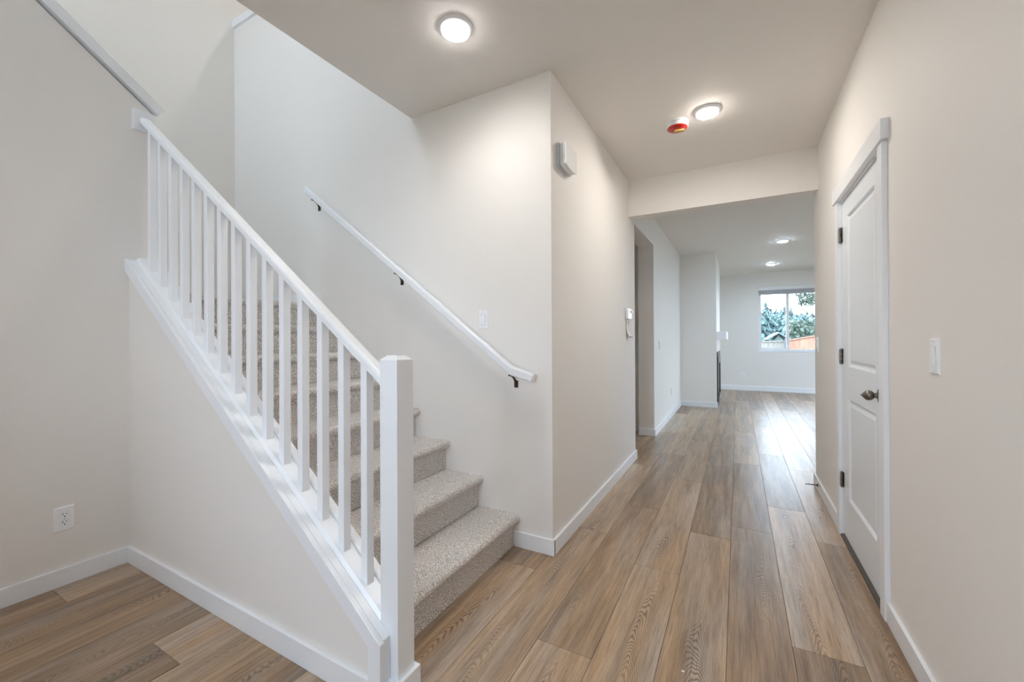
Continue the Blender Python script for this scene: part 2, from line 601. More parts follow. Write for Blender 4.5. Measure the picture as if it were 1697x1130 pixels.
# ------------------------------------------------------------------ stair
def carpet_noise(v, amp=0.0022):
    n = mnoise.noise(v * 60.0) * amp + mnoise.noise(v * 17.0) * amp
    return n

stair = thing('carpeted_staircase', 'grey beige carpeted stairs rising left from the wood floor to a landing', 'staircase', (XR, 1.1, 0), world=True)
def step_mesh(k):
    """riser k plus the tread above it, rounded carpeted nosing"""
    xr = XR - k * RUN
    zb, zt = k * RISE, (k + 1) * RISE
    R = 0.024
    prof = [(xr, zb)]
    for t in (0.25, 0.5, 0.75): prof.append((xr + 0.001, zb + t * (RISE - 2 * R - 0.004)))
    prof.append((xr + 0.001, zt - 2 * R - 0.004))
    prof.append((xr + 0.008, zt - 2 * R - 0.001))
    cx = xr + 0.037 - R
    for i in range(0, 11):
        t = -PI / 2 + PI * i / 10
        rr = R if i < 6 else R
        prof.append((cx + math.cos(t) * rr, zt - R + math.sin(t) * R))
    xe = xr - (RUN if k < NR - 1 else (XLAND - XE - 0.002))
    nseg = 9
    for i in range(1, nseg + 1):
        t = i / nseg
        x = cx + (xe - cx) * t
        dip = -0.0035 * math.sin(min(1, t * 1.0) * PI) if k < NR - 1 else 0
        prof.append((x, zt + dip - (0.002 if i == nseg else 0)))
    prof.append((xe, zt - 0.06)); prof.append((xe, zb - 0.0 if k == 0 else zb - 0.02))
    b = BM()
    y0, y1 = YU + 0.1255, YS - 0.0005
    ny = 44
    rows = []
    for j in range(ny + 1):
        y = y0 + (y1 - y0) * j / ny
        row = []
        for i, (x, z) in enumerate(prof):
            p = Vector((x, y, z))
            if 0 < i < len(prof) - 3:
                d = carpet_noise(p)
                nx = 1 if i < 8 else 0.3
                p = Vector((x + d * nx, y, z + d * (0.2 if i < 6 else 1)))
            row.append(b.verts.new(p))
        rows.append(row)
    n = len(prof)
    for a_, c_ in zip(rows, rows[1:]):
        for i in range(n):
            j = (i + 1) % n
            b.faces.new((a_[i], c_[i], c_[j], a_[j]))
    b.faces.new(rows[0]); b.faces.new(rows[-1][::-1])
    return b
for k in range(NR):
    link('landing' if k == NR - 1 else 'step', step_mesh(k), M_CARPET, stair, smooth=True)

# ------------------------------------------------------------------ railing
YC = 1.049
rail = thing('stair_railing', 'white painted stair railing with square balusters and newel post, left of the carpeted stairs', 'railing', (-1.03, YC, 0), world=True)
# newel
NX0, NX1, NY0, NY1 = -1.069, -0.990, 1.010, 1.089
b = BM()
zt = 1.150
v = [(NX0, NY0), (NX1, NY0), (NX1, NY1), (NX0, NY1)]
lo = [b.verts.new((x, y, 0)) for x, y in v]
mi = [b.verts.new((x, y, zt)) for x, y in v]
i_ = 0.017
hi = [b.verts.new((x + (i_ if x == NX0 else -i_), y + (i_ if y == NY0 else -i_), zt + 0.014)) for x, y in v]
b.faces.new(lo[::-1]); b.faces.new(hi)
for a_, c_ in ((lo, mi), (mi, hi)):
    for i in range(4):
        j = (i + 1) % 4
        b.faces.new((a_[i], a_[j], c_[j], c_[i]))
newel = link('newel_post', b, M_TRIM, rail, bevel=0.0012, bseg=1)
b = BM()
prism(b, [(-1.0245, NY0 - T), (NX1 + T, NY0 - T), (NX1 + T, NY1 + T), (-1.09, NY1 + T), (-1.09, NY1), (NX1, NY1), (NX1, NY0), (-1.0245, NY0)], 0, BBH, 'z')
sub('newel_base_trim', b, M_TRIM, newel, bevel=0.002)

def sloped(prof, x0, x1, zline, x1cut=None):
    b = BM()
    a_ = [b.verts.new((x0, y, zline(x0) + z)) for y, z in prof]
    c_ = [b.verts.new((x1, y, zline(x1) + z)) for y, z in prof]
    n = len(prof)
    b.faces.new(a_); b.faces.new(c_[::-1])
    for i in range(n):
        j = (i + 1) % n
        b.faces.new((a_[i], c_[i], c_[j], a_[j]))
    return b
# hand rail: rounded top
def zr(x): return 1.089 + (NX0 - x) * SL
hw = 0.027
prof = [(YC - hw, -0.036), (YC - hw, -0.012), (YC - hw + 0.004, -0.004), (YC - hw + 0.012, 0.0),
        (YC + hw - 0.012, 0.0), (YC + hw - 0.004, -0.004), (YC + hw, -0.012), (YC + hw, -0.036)]
link('handrail', sloped(prof, XL + 0.018, NX0, zr), M_TRIM, rail, bevel=0.0015, bseg=1)
# rosette block on the wall end
b = BM(); box(b, XL, XL + 0.02, 0.992, 1.094, 2.405, 2.522)
link('rail_block', b, M_TRIM, rail, bevel=0.002)
# fascia, cap board, shoe, inner moulding
def band(y0, y1, dz, xr_, legx, depth):
    b = BM()
    prism(b, [(XL, zf(XL) + dz), (xr_, zf(xr_) + dz), (xr_, 0), (legx, 0), (legx, zf(legx) + dz - depth), (XL, zf(XL) + dz - depth)], y0, y1, 'y')
    return b
link('stringer_fascia', band(0.960, 0.9795, 0.0, -1.019, -1.076, 0.066), M_TRIM, rail, bevel=0.0015, bseg=1)
link('stringer_board', band(0.9805, 1.0095, -0.001, -1.025, -1.071, 0.05), M_TRIM, rail, bevel=0.0015, bseg=1)
b = BM(); prism(b, [(XL, zf(XL) - 0.001), (-1.0695, zf(-1.0695) - 0.001), (-1.0695, zf(-1.0695) - 0.03), (XL, zf(XL) - 0.03)], 1.010, 1.124, 'y')
link('cap_board', b, M_TRIM, rail)
prof = [(1.010, -0.002), (1.014, 0.004), (1.020, 0.013), (1.030, 0.0135), (1.068, 0.0135), (1.078, 0.013), (1.084, 0.004), (1.088, -0.002)]
link('shoe_rail', sloped(prof, XL, NX0, zf), M_TRIM, rail)
prof = [(1.089, -0.03), (1.089, 0.012), (1.094, 0.017), (1.120, 0.017), (1.126, 0.010), (1.126, -0.09)]
link('inner_moulding', sloped(prof, XL, NX0, zf), M_TRIM, rail)
# balusters
s2 = 0.0159
for i in range(15):
    xc = -1.174 - i * 0.1209
    b = BM()
    vs = []
    for (dx, dy) in ((-s2, -s2), (s2, -s2), (s2, s2), (-s2, s2)):
        x = xc + dx
        vs.append((b.verts.new((x, YC + dy, zf(x) + 0.012)), b.verts.new((x, YC + dy, zr(x) - 0.035))))
    b.faces.new([q[0] for q in vs][::-1]); b.faces.new([q[1] for q in vs])
    for k in range(4):
        l = (k + 1) % 4
        b.faces.new((vs[k][0], vs[l][0], vs[l][1], vs[k][1]))
    link('baluster', b, M_TRIM, rail, bevel=0.0012, bseg=1)

# ------------------------------------------------------------------ wall handrail
wr = thing('wall_handrail', 'white sloping handrail on dark brackets fixed to the stair wall', 'handrail', (-1.15, YS, 1.0), world=True)
def zw(x):
    if x > -1.148: return 1.069 - (x + 1.148) * 0.34
    return 1.069 + (-1.148 - x) * 0.7425
ya, yb_ = 2.062, 2.104
prof = [(ya, -0.052), (ya, -0.012), (ya + 0.007, -0.001), (yb_ - 0.007, -0.001), (yb_, -0.012), (yb_, -0.052), (yb_ - 0.006, -0.058), (ya + 0.006, -0.058)]
b = BM()
rings = []
for x in (-3.0, -1.148, -1.009):
    k = 1.0 if x < -1.1 else 0.72
    rings.append([b.verts.new((x + (0.0 if x != -1.009 else 0.010 * (z + 0.03) / 0.03), y, zw(x) + z * k)) for y, z in prof])
for r_, q_ in zip(rings, rings[1:]):
    for i in range(len(prof)):
        j = (i + 1) % len(prof)
        b.faces.new((r_[i], q_[i], q_[j], r_[j]))
b.faces.new(rings[0]); b.faces.new(rings[-1][::-1])
link('rail', b, M_TRIM, wr)
for x, z in ((-1.149, 0.985), (-2.047, 1.650), (-2.928, 2.305)):
    b = BM()
    zu = zw(x) - 0.058
    box(b, x - 0.011, x + 0.011, YS - 0.008, YS, zu - 0.078, zu - 0.036)
    pts = []
    for i in range(9):
        t = i / 8 * PI / 2
        pts.append((x - 0.018 * (i / 8), YS - 0.006 - 0.056 * (1 - math.cos(t)), zu - 0.056 + 0.054 * math.sin(t)))
    tube(b, pts, [0.0075 - 0.003 * i / 8 for i in range(9)], 8)
    br = link('bracket', b, M_BRONZE, wr, smooth=True)
    b = BM()
    x0 = x - 0.052; x1 = x + 0.012
    vv = []
    for xx, yy, off in ((x0, 2.076, 0), (x1, 2.076, 0), (x1, 2.092, 0), (x0, 2.092, 0)):
        vv.append((b.verts.new((xx, yy, 1.069 + (-1.148 - xx) * 0.7425 - 0.0615)), b.verts.new((xx, yy, 1.069 + (-1.148 - xx) * 0.7425 - 0.0575))))
    b.faces.new([q[0] for q in vv][::-1]); b.faces.new([q[1] for q in vv])
    for k in range(4):
        l = (k + 1) % 4
        b.faces.new((vv[k][0], vv[l][0], vv[l][1], vv[k][1]))
    lathe(b, [(0.004, -0.006), (0.004, 0.0)], (x0 + 0.006, 2.084, 1.069 + (-1.148 - x0) * 0.7425 - 0.062), 'z', 8)
    sub('saddle', b, M_BRONZE, br)

# ------------------------------------------------------------------ door 1 in the right wall
d = BM()
DY0, DY1, DX, DZ0, DZ1 = 2.394, 3.208, B + 0.004, 0.014, 2.047
def panel_door(bm, x, y0, y1, z0, z1, panels, th=0.035):
    """front skin at x facing -x, with recessed moulded panels"""
    ys = sorted({y0, y1} | {p[0] for p in panels} | {p[1] for p in panels})
    zs = sorted({z0, z1} | {p[2] for p in panels} | {p[3] for p in panels})
    def inp(yc, zc):
        for p in panels:
            if p[0] < yc < p[1] and p[2] < zc < p[3]: return True
        return False
    for i in range(len(ys) - 1):
        for j in range(len(zs) - 1):
            if inp((ys[i] + ys[i + 1]) / 2, (zs[j] + zs[j + 1]) / 2): continue
            q = [bm.verts.new((x, yy, zz)) for yy, zz in ((ys[i], zs[j]), (ys[i + 1], zs[j]), (ys[i + 1], zs[j + 1]), (ys[i], zs[j + 1]))]
            bm.faces.new(q)
    for (a, c, e, f) in panels:
        steps = [(0, 0), (0.006, 0.004), (0.012, 0.011), (0.020, 0.011), (0.034, 0.006), (0.040, 0.0045)]
        loops = []
        for (inset, dep) in steps:
            loops.append([bm.verts.new((x + dep, yy, zz)) for yy, zz in ((a + inset, e + inset), (c - inset, e + inset), (c - inset, f - inset), (a + inset, f - inset))])
        for l0, l1 in zip(loops, loops[1:]):
            for k in range(4):
                m = (k + 1) % 4
                bm.faces.new((l0[k], l0[m], l1[m], l1[k]))
        bm.faces.new(loops[-1])
    # sides and back
    box(bm, x + 0.0125, x + th, y0, y1, z0, z1)
    for (p, q) in (((y0, z0), (y1, z0)), ((y1, z0), (y1, z1)), ((y1, z1), (y0, z1)), ((y0, z1), (y0, z0))):
        bm.faces.new([bm.verts.new(t) for t in ((x, p[0], p[1]), (x, q[0], q[1]), (x + 0.0125, q[0], q[1]), (x + 0.0125, p[0], p[1]))])
panel_door(d, DX, DY0, DY1, DZ0, DZ1, [(2.528, 3.082, 1.047, 1.942), (2.528, 3.082, 0.256, 0.857)])
bmesh.ops.remove_doubles(d, verts=d.verts, dist=1e-5)
door = struct('door_1', d, M_DOOR)
# jamb + casing
b = BM()
box(b, B, B + 0.12, 2.385, 2.391, 0, 2.055)
box(b, B, B + 0.12, 3.212, 3.22, 0, 2.055)
box(b, B, B + 0.12, 2.385, 3.22, 2.050, 2.055)
struct('trim_4', b, M_TRIM)
b = BM()
box(b, B - 0.020, B, 2.315, 2.381, 0, 2.062)
box(b, B - 0.020, B, 3.222, 3.285, 0, 2.062)
struct('trim_5', b, M_TRIM, bevel=0.0015)
b = BM()
box(b, B - 0.030, B, 2.286, 3.31, 2.063, 2.150)
struct('trim_6', b, M_TRIM, bevel=0.0015)
# hinges
for z in (0.345, 1.105, 1.852):
    b = BM()
    hx, hy = B - 0.006, 3.213
    for q in range(3):
        lathe(b, [(0.0075, 0), (0.0075, 0.027)], (hx, hy, z - 0.045 + q * 0.0305), 'z', 14)
    lathe(b, [(0.004, 0), (0.005, 0.003)], (hx, hy, z + 0.045), 'z', 10)
    lathe(b, [(0.005, -0.004), (0.004, 0.0)], (hx, hy, z - 0.046), 'z', 10)
    box(b, B + 0.0005, B + 0.0035, hy - 0.020, hy, z - 0.045, z + 0.045)
    hg = link('hinge', b, M_NICKEL, door, smooth=True)
# knob
b = BM()
ky, kz = 2.456, 0.952
lathe(b, [(0.033, 0), (0.033, -0.003), (0.030, -0.007), (0.020, -0.009), (0.013, -0.012), (0.011, -0.020), (0.012, -0.024)], (DX, ky, kz), 'x', 28)
rs = link('handle', b, M_NICKEL, door, smooth=True)
b = BM()
pr = [(0.010, -0.022)]
for i in range(1, 14):
    t = i / 14
    pr.append((0.0235 * math.sin(PI * (0.14 + 0.86 * t)) ** 0.8 + 0.0005, -0.022 - 0.046 * t))
pr.append((0.002, -0.069)); pr.append((0.0025, -0.071))
lathe(b, pr, (DX, ky, kz), 'x', 28)
sub('knob', b, M_NICKEL, rs, smooth=True)
# threshold strip
b = BM()
prism(b, [(B - 0.016, 0.0), (B - 0.013, 0.008), (B + 0.004, 0.013), (B + 0.03, 0.013), (B + 0.03, 0.0)], 2.392, 3.211, 'y')
struct('trim_7', b, M_THRESH)

# ------------------------------------------------------------------ wall plates (local: x width, -y out of the wall, z up)
def frame_of(t): return t
def plate(bm, w_=0.070, h_=0.116, d_=0.006):
    z0, z1 = -h_ / 2, h_ / 2
    x0, x1 = -w_ / 2, w_ / 2
    i = 0.004
    a = [bm.verts.new(p) for p in ((x0, 0, z0), (x1, 0, z0), (x1, 0, z1), (x0, 0, z1))]
    m = [bm.verts.new(p) for p in ((x0, -d_ * 0.4, z0), (x1, -d_ * 0.4, z0), (x1, -d_ * 0.4, z1), (x0, -d_ * 0.4, z1))]
    c = [bm.verts.new(p) for p in ((x0 + i, -d_, z0 + i), (x1 - i, -d_, z0 + i), (x1 - i, -d_, z1 - i), (x0 + i, -d_, z1 - i))]
    bm.faces.new(a); bm.faces.new(c)
    for p, q in ((a, m), (m, c)):
        for k in range(4):
            l = (k + 1) % 4
            bm.faces.new((p[k], p[l], q[l], q[k]))
def screw(bm, z, d_=0.006):
    lathe(bm, [(0.003, 0), (0.003, -0.0012), (0.0015, -0.0016)], (0, -d_ + 0.0002, z), 'y', 12)
def light_switch(label, loc, rot, group=None):
    t = thing('light_switch', label, 'switch', loc, rot, group)
    b = BM(); plate(b); link('plate', b, M_PLATE, t)
    b = BM(); box(b, -0.0175, 0.0175, -0.0066, -0.002, -0.034, 0.034); fr = link('switch_frame', b, M_PLATE2, t)  # grey darker than the plate, painting shadow edges around the rocker
    b = BM()
    prism(b, [(-0.0065, -0.0315), (-0.0065, 0.0315), (-0.0075, 0.0315), (-0.0105, -0.001), (-0.0085, -0.0315)], -0.0155, 0.0155, 'x')
    link('rocker', b, M_PLATE, t)
    for z in (-0.048, 0.048):
        b = BM(); screw(b, z); link('screw', b, M_PLATE2, t)
    return t
def outlet(label, loc, rot):
    t = thing('wall_outlet', label, 'outlet', loc, rot)
    b = BM(); plate(b, 0.074, 0.120); link('plate', b, M_PLATE, t)
    for s in (-1, 1):
        b = BM()
        seg = 28
        zc = s * 0.0195
        ring = []
        for k in range(seg):
            a = 2 * PI * k / seg
            ring.append((0.0172 * math.cos(a) * (1.0), max(-0.0145, min(0.0145, 0.0172 * math.sin(a))) + zc))
        prism(b, ring, -0.0075, -0.005, 'y')
        f = link('receptacle', b, M_PLATE, t)
        b = BM()
        prism(b, [(p[0] * 1.05, (p[1] - zc) * 1.06 + zc) for p in ring], -0.0064, -0.0052, 'y')
        sub('receptacle_seam', b, M_PLATE2, f)
        b = BM()
        box(b, -0.0078, -0.0052, -0.0079, -0.006, zc + 0.000, zc + 0.009)
        box(b, 0.0052, 0.0074, -0.0079, -0.006, zc + 0.001, zc + 0.0085)
        lathe(b, [(0.0028, -0.0079), (0.0028, -0.006)], (0, 0, zc - 0.0075), 'y', 10)
        sub('slot', b, M_DARK, f)
    b = BM(); screw(b, 0.0); link('screw', b, M_PLATE2, t)
    return t
RP, RM = PI / 2, -PI / 2
light_switch('white rocker light switch above the sloping wall handrail', (-1.378, YS, 1.340), 0)
light_switch('white rocker light switch on the right wall nearest the camera, right of the door', (B, 1.838, 1.155), RM)
light_switch('small white light switch on the end of the right wall, left of the door', (B, 4.09, 1.165), RM)
light_switch('distant white light switch on the left wall past the opening', (A, 5.75, 1.135), RP)
outlet('white duplex outlet low on the left wall beside the stairs', (XL, 0.727, 0.332), RP)
outlet('small white outlet low on the far wall under the window', (0.098, YF, 0.35), 0)
t = thing('blank_wall_plate', 'faint white cover plate low on the left wall before the fireplace corner', 'wall plate', (A, 6.85, 0.39), RP)
b = BM(); plate(b); link('plate', b, M_PLATE, t)

# ------------------------------------------------------------------ door chime on the hall wall
t = thing('door_chime', 'white ribbed door chime box high on the hall wall near the corner', 'door chime', (A, 2.325, 2.298), RP)
def chime_layer(bm, w_, zt_, zb_, y0, y1, sag=0.012):
    pts = []
    for k in range(9):
        s = -1 + 2 * k / 8
        pts.append((s * w_ / 2, zt_ + sag * 0.4 * (1 - s * s)))
    for k in range(9):
        s = 1 - 2 * k / 8
        pts.append((s * w_ / 2, zb_ - sag * (1 - s * s)))
    prism(bm, pts, y0, y1, 'y')
b = BM(); chime_layer(b, 0.200, 0.066, -0.068, -0.018, 0.0); link('base', b, M_PLATE2, t, bevel=0.002)
for q in range(3):
    b = BM(); chime_layer(b, 0.184, 0.062, -0.062, -0.028 - q * 0.009, -0.021 - q * 0.009); link('rib', b, M_PLATE, t)
b = BM(); chime_layer(b, 0.164, 0.052, -0.050, -0.050, -0.018); link('core', b, M_PLATE2, t)
b = BM(); chime_layer(b, 0.186, 0.063, -0.063, -0.058, -0.048); link('cover', b, M_PLATE, t, bevel=0.004, bseg=3)

# ------------------------------------------------------------------ thermostat and hanging manual
t = thing('thermostat', 'white thermostat at the end of the hall wall beside the opening', 'thermostat', (A, 3.95, 1.455), RP)
b = BM(); box(b, -0.075, 0.075, -0.008, 0, -0.052, 0.055); link('base', b, M_PLATE2, t, bevel=0.002)
b = BM(); box(b, -0.070, 0.070, -0.030, -0.008, -0.050, 0.050); body = link('body', b, M_PLATE, t, bevel=0.004, bseg=3)
b = BM(); box(b, 0.018, 0.060, -0.0312, -0.029, -0.038, -0.004); link('screen', b, M_LCD, t)
b = BM(); lathe(b, [(0.015, -0.029), (0.015, -0.042), (0.012, -0.045)], (0.040, 0, 0.024), 'y', 20); link('dial', b, M_PLATE, t, smooth=True)
t = thing('paper_manual', 'folded paper leaflet hanging curled below the thermostat', 'leaflet', (A, 3.955, 1.40), RP)
b = BM()
ring_f = []
for k in range(11):
    z = -k * 0.016
    y = -0.006 - 0.0 * k - 0.030 * max(0, (k - 5) / 5) ** 2
    ring_f.append((y, z))
N_ = len(ring_f)
front = []; back = []
for y, z in ring_f:
    front.append((b.verts.new((-0.055, y - 0.001, z)), b.verts.new((0.050, y - 0.001, z))))
    back.append((b.verts.new((-0.055, y + 0.002, z)), b.verts.new((0.050, y + 0.002, z))))
for k in range(N_ - 1):
    b.faces.new((front[k][0], front[k][1], front[k + 1][1], front[k + 1][0]))
    b.faces.new((back[k][0], back[k + 1][0], back[k + 1][1], back[k][1]))
    for s in (0, 1): b.faces.new((front[k][s], front[k + 1][s], back[k + 1][s], back[k][s]))
b.faces.new((front[0][0], front[0][1], back[0][1], back[0][0])); b.faces.new((front[-1][0], front[-1][1], back[-1][1], back[-1][0]))
link('sheet', b, M_PAPER, t)
b = BM(); box(b, -0.055, 0.050, -0.039, -0.032, -0.168, -0.158); link('fold', b, M_BRONZE, t)
b = BM(); box(b, 0.028, 0.040, -0.0080, -0.0068, -0.045, -0.006); link('printed_band', b, M_BRONZE, t)

# ------------------------------------------------------------------ ceiling fittings
def disc_light(label, x, y, m=M_LAMP, z=H, r=0.066, group=None):
    t = thing('ceiling_light', label, 'ceiling light', (x, y, z), 0, group)
    b = BM()
    lathe(b, [(r + 0.020, 0), (r + 0.020, -0.004), (r + 0.009, -0.013), (r + 0.003, -0.0135), (r + 0.0005, -0.0235)], (0, 0, 0), 'z', 48)
    link('housing', b, M_PLATE, t, smooth=True)
    b = BM()
    lathe(b, [(r, -0.0235), (r, -0.0255), (r * 0.93, -0.0275), (r * 0.5, -0.0285)], (0, 0, 0), 'z', 48)
    link('diffuser', b, m, t, smooth=True)
    b = BM()
    lathe(b, [(r + 0.0075, -0.0135), (r + 0.0065, -0.0200), (r + 0.0012, -0.0236)], (0, 0, 0), 'z', 48)
    link('lens_rim', b, M_RIM, t, smooth=True)
    return t
disc_light('lit white disc ceiling light nearest the stairs, large at the top of the picture', -1.197, 1.624)
disc_light('lit disc ceiling light in the hall just behind the red smoke alarm', -0.17, 3.033, M_LAMPW)
disc_light('nearer of the two small lit disc lights on the ceiling beyond the header', 0.618, 7.61, M_LAMPF)
disc_light('farther of the two small lit disc lights beyond the header, towards the window', 0.604, 9.89, M_LAMPF)
# unseen lamps added to brighten the entry, living room and upper stairwell
g_off = 'added disc lights outside the frame'
for (x, y, m_, z) in ((-0.55, -0.35, M_LAMPE, H), (-1.9, -1.1, M_LAMPE, H), (2.9, 7.61, M_LAMPF, H), (2.9, 9.89, M_LAMPF, H), (2.9, 5.2, M_LAMPF, H), (1.5, 5.2, M_LAMPF, H), (1.5, 6.4, M_LAMPF, H), (-3.0, 0.2, M_LAMPU, 5.45), (-3.0, 2.6, M_LAMPU, 5.45)):
    disc_light('added white disc light outside the picture, brightening the rooms', x, y, m_, z, group=g_off)

t = thing('smoke_alarm', 'white smoke alarm with a red dust cover on the hall ceiling', 'smoke alarm', (-0.365, 3.10, H))
b = BM(); lathe(b, [(0.076, 0), (0.076, -0.006), (0.070, -0.010)], (0, 0, 0), 'z', 40); link('mounting_ring', b, M_PLATE, t, smooth=True)
b = BM(); lathe(b, [(0.066, -0.010), (0.070, -0.014), (0.069, -0.036), (0.066, -0.040)], (0, 0, 0), 'z', 40); link('body', b, M_PLATE, t, smooth=True)
b = BM(); lathe(b, [(0.067, -0.038), (0.067, -0.043), (0.055, -0.050), (0.030, -0.054), (0.010, -0.055)], (0, 0, 0), 'z', 40); link('dust_cover', b, M_RED, t, smooth=True)
b = BM(); box(b, -0.012, 0.020, -0.045, 0.020, -0.062, -0.053); lb = link('label', b, M_LABEL, t, bevel=0.002)
lb.rotation_euler = (0, 0, math.radians(105))

# ------------------------------------------------------------------ door stop and floor litter
t = thing('door_stop', 'thin dark rod door stop sticking out of the right baseboard', 'door stop', (B - T, 4.03, 0.05), RM)
b = BM(); lathe(b, [(0.011, 0), (0.011, -0.004), (0.006, -0.008), (0.004, -0.010), (0.004, -0.070)], (0, 0, 0), 'y', 16); link('rod', b, M_BRONZE, t, smooth=True)
b = BM(); lathe(b, [(0.0065, -0.068), (0.0070, -0.072), (0.0070, -0.080), (0.005, -0.083)], (0, 0, 0), 'y', 16); link('rubber_tip', b, M_PLATE2, t, smooth=True)
b = BM()
tube(b, [(-1.155, 1.513, 0.002), (-1.12, 1.522, 0.0015), (-1.085, 1.522, 0.0015), (-1.052, 1.508, 0.0015)], 0.0007, 5)
tag(link('carpet_thread', b, mat('pale_thread', (0.6, 0.55, 0.48), 0.9)), 'loose pale carpet thread on the floor at the bottom riser', 'thread')
b = BM()
box(b, -0.188, -0.177, 1.615, 1.621, 0.0, 0.0035)
tag(link('paint_chip', b, M_PLATE, bevel=0.001), 'tiny white chip lying on the wood floor near the bottom of the picture', 'chip')

# ------------------------------------------------------------------ fireplace
t = thing('fireplace_insert', 'black metal fireplace insert seen edge-on in the corner wall under the mantel', 'fireplace', (-0.33, 8.70, 0.12), world=True)
fx = -0.33
b = BM()
box(b, fx, fx + 0.022, 8.20, 9.25, 0.76, 0.90)
box(b, fx, fx + 0.022, 8.20, 9.25, 0.10, 0.17)
box(b, fx, fx + 0.022, 8.20, 8.27, 0.17, 0.76)
box(b, fx, fx + 0.022, 9.18, 9.25, 0.17, 0.76)
link('surround', b, M_BLACK, t)
b = BM(); box(b, fx + 0.001, fx + 0.010, 8.27, 9.18, 0.17, 0.76); link('glass_front', b, M_FGLASS, t)
b = BM()
for q in range(4): box(b, fx + 0.022, fx + 0.027, 8.26, 9.19, 0.785 + q * 0.026, 0.797 + q * 0.026)
link('louvre', b, M_NICKEL, t)
b = BM(); box(b, fx, fx + 0.015, 8.14, 9.31, 0.0, 0.10); box(b, fx, fx + 0.015, 8.14, 8.20, 0.10, 0.98); box(b, fx, fx + 0.015, 9.25, 9.31, 0.10, 0.98); box(b, fx, fx + 0.015, 8.20, 9.25, 0.90, 0.98)
link('hearth_frame', b, M_BLACK, t)
b = BM(); box(b, fx, fx + 0.155, 8.12, 9.42, 1.205, 1.345)
tag(link('mantel_shelf', b, M_TRIM, bevel=0.003), 'white box mantel shelf on the fireplace wall', 'mantel')

# ------------------------------------------------------------------ windows
def slider(name, x0, x1, z0, z1, y, mull):
    b = BM()
    f = 0.045
    box(b, x0, x1, y, y + 0.05, z0, z0 + f); box(b, x0, x1, y, y + 0.05, z1 - f, z1)
    box(b, x0, x0 + f, y, y + 0.05, z0 + f, z1 - f); box(b, x1 - f, x1, y, y + 0.05, z0 + f, z1 - f)
    o = struct(name, b, M_VINYL, bevel=0.002)
    b = BM(); box(b, mull - 0.028, mull + 0.028, y - 0.004, y + 0.045, z0 + f, z1 - f)
    link('mullion', b, M_VINYL, o)
    b = BM()
    s_ = 0.022
    box(b, x0 + f, mull - 0.028, y + 0.01, y + 0.035, z0 + f, z0 + f + s_ + 0.01)
    box(b, x0 + f, mull - 0.028, y + 0.01, y + 0.035, z1 - f - s_, z1 - f)
    box(b, x0 + f, x0 + f + s_ * 0.5, y + 0.01, y + 0.035, z0 + f, z1 - f)
    link('sash', b, M_VINYL, o)
    for a, c in ((x0 + f, mull - 0.028), (mull + 0.028, x1 - f)):
        b = BM(); box(b, a, c, y + 0.020, y + 0.024, z0 + f, z1 - f); link('pane', b, M_GLASS, o)
    return o
slider('window_1', WX0, WX1, WZ0, WZ1, YF + 0.06, 0.992)
b = BM(); box(b, WX0 - 0.0, WX1, YF - 0.006, YF + 0.06, WZ0 - 0.012, WZ0 + 0.010)
struct('window_sill', b, M_TRIM, bevel=0.002)
t = thing('window_blind', 'white blind pulled up into a stack at the top of the far window', 'blind', (0.99, YF + 0.02, 2.4), world=True)
b = BM(); box(b, WX0 + 0.004, WX1 - 0.004, YF - 0.012, YF + 0.004, 2.325, 2.405); link('valance', b, M_VINYL, t, bevel=0.003)
for q in range(16):
    b = BM(); z = 2.245 + q * 0.0052
    box(b, WX0 + 0.012, WX1 - 0.012, YF + 0.004, YF + 0.050, z, z + 0.0032); link('slat', b, M_BLIND, t)
b = BM(); box(b, WX0 + 0.012, WX1 - 0.012, YF + 0.006, YF + 0.048, 2.228, 2.243); link('bottom_rail', b, M_BLIND, t, bevel=0.002)
for x in (0.545, 1.04, 1.15):
    b = BM(); tube(b, [(x, YF + 0.0, 2.34), (x + 0.002, YF + 0.002, 1.9), (x, YF + 0.002, 1.78)], 0.0022, 6); link('cord', b, M_VINYL, t)
# unseen patio window, added to let daylight into the living room
b = BM()
for y0 in (8.5, 9.57, 10.64): box(b, 5.03, 5.09, y0, y0 + 0.06, 0, 2.45)
box(b, 5.03, 5.09, 8.56, 10.64, 0, 0.06); box(b, 5.03, 5.09, 8.56, 10.64, 2.39, 2.45)
o = struct('added_window_2', b, M_VINYL)
for a, c in ((8.56, 9.57), (9.63, 10.64)):
    b = BM(); box(b, 5.055, 5.062, a, c, 0.06, 2.39); link('pane', b, M_GLASS, o)
# two windows added behind the camera as fill for entry and upper foyer
b = BM()
for x in (-1.30, -0.28): box(b, x, x + 0.06, -1.90, -1.82, 0.95, 2.45)
box(b, -1.24, -0.28, -1.90, -1.82, 2.39, 2.45); box(b, -1.24, -0.28, -1.90, -1.82, 0.95, 1.01)
o = struct('added_window_3', b, M_VINYL)
for a, c in ((-1.24, -0.28),):
    b = BM(); box(b, a, c, -1.862, -1.856, 1.01, 2.39); link('pane', b, M_GLASS, o)
b = BM()
box(b, -3.9, -2.1, -1.90, -1.82, 3.5, 3.56); box(b, -3.9, -2.1, -1.90, -1.82, 4.84, 4.9)
for x in (-3.9, -3.03, -2.16): box(b, x, x + 0.06, -1.90, -1.82, 3.56, 4.84)
o = struct('added_window_4', b, M_VINYL)
for a, c in ((-3.84, -3.03), (-2.97, -2.16)):
    b = BM(); box(b, a, c, -1.862, -1.856, 3.56, 4.84); link('pane', b, M_GLASS, o)

# ------------------------------------------------------------------ outdoors
GZ = -0.75
M_GRASS = mixnoise('lawn', (0.15, 0.16, 0.12), (0.22, 0.22, 0.17), 2.0, 0.9)
b = BM(); box(b, -70, 70, -60, 90, GZ - 0.2, GZ)
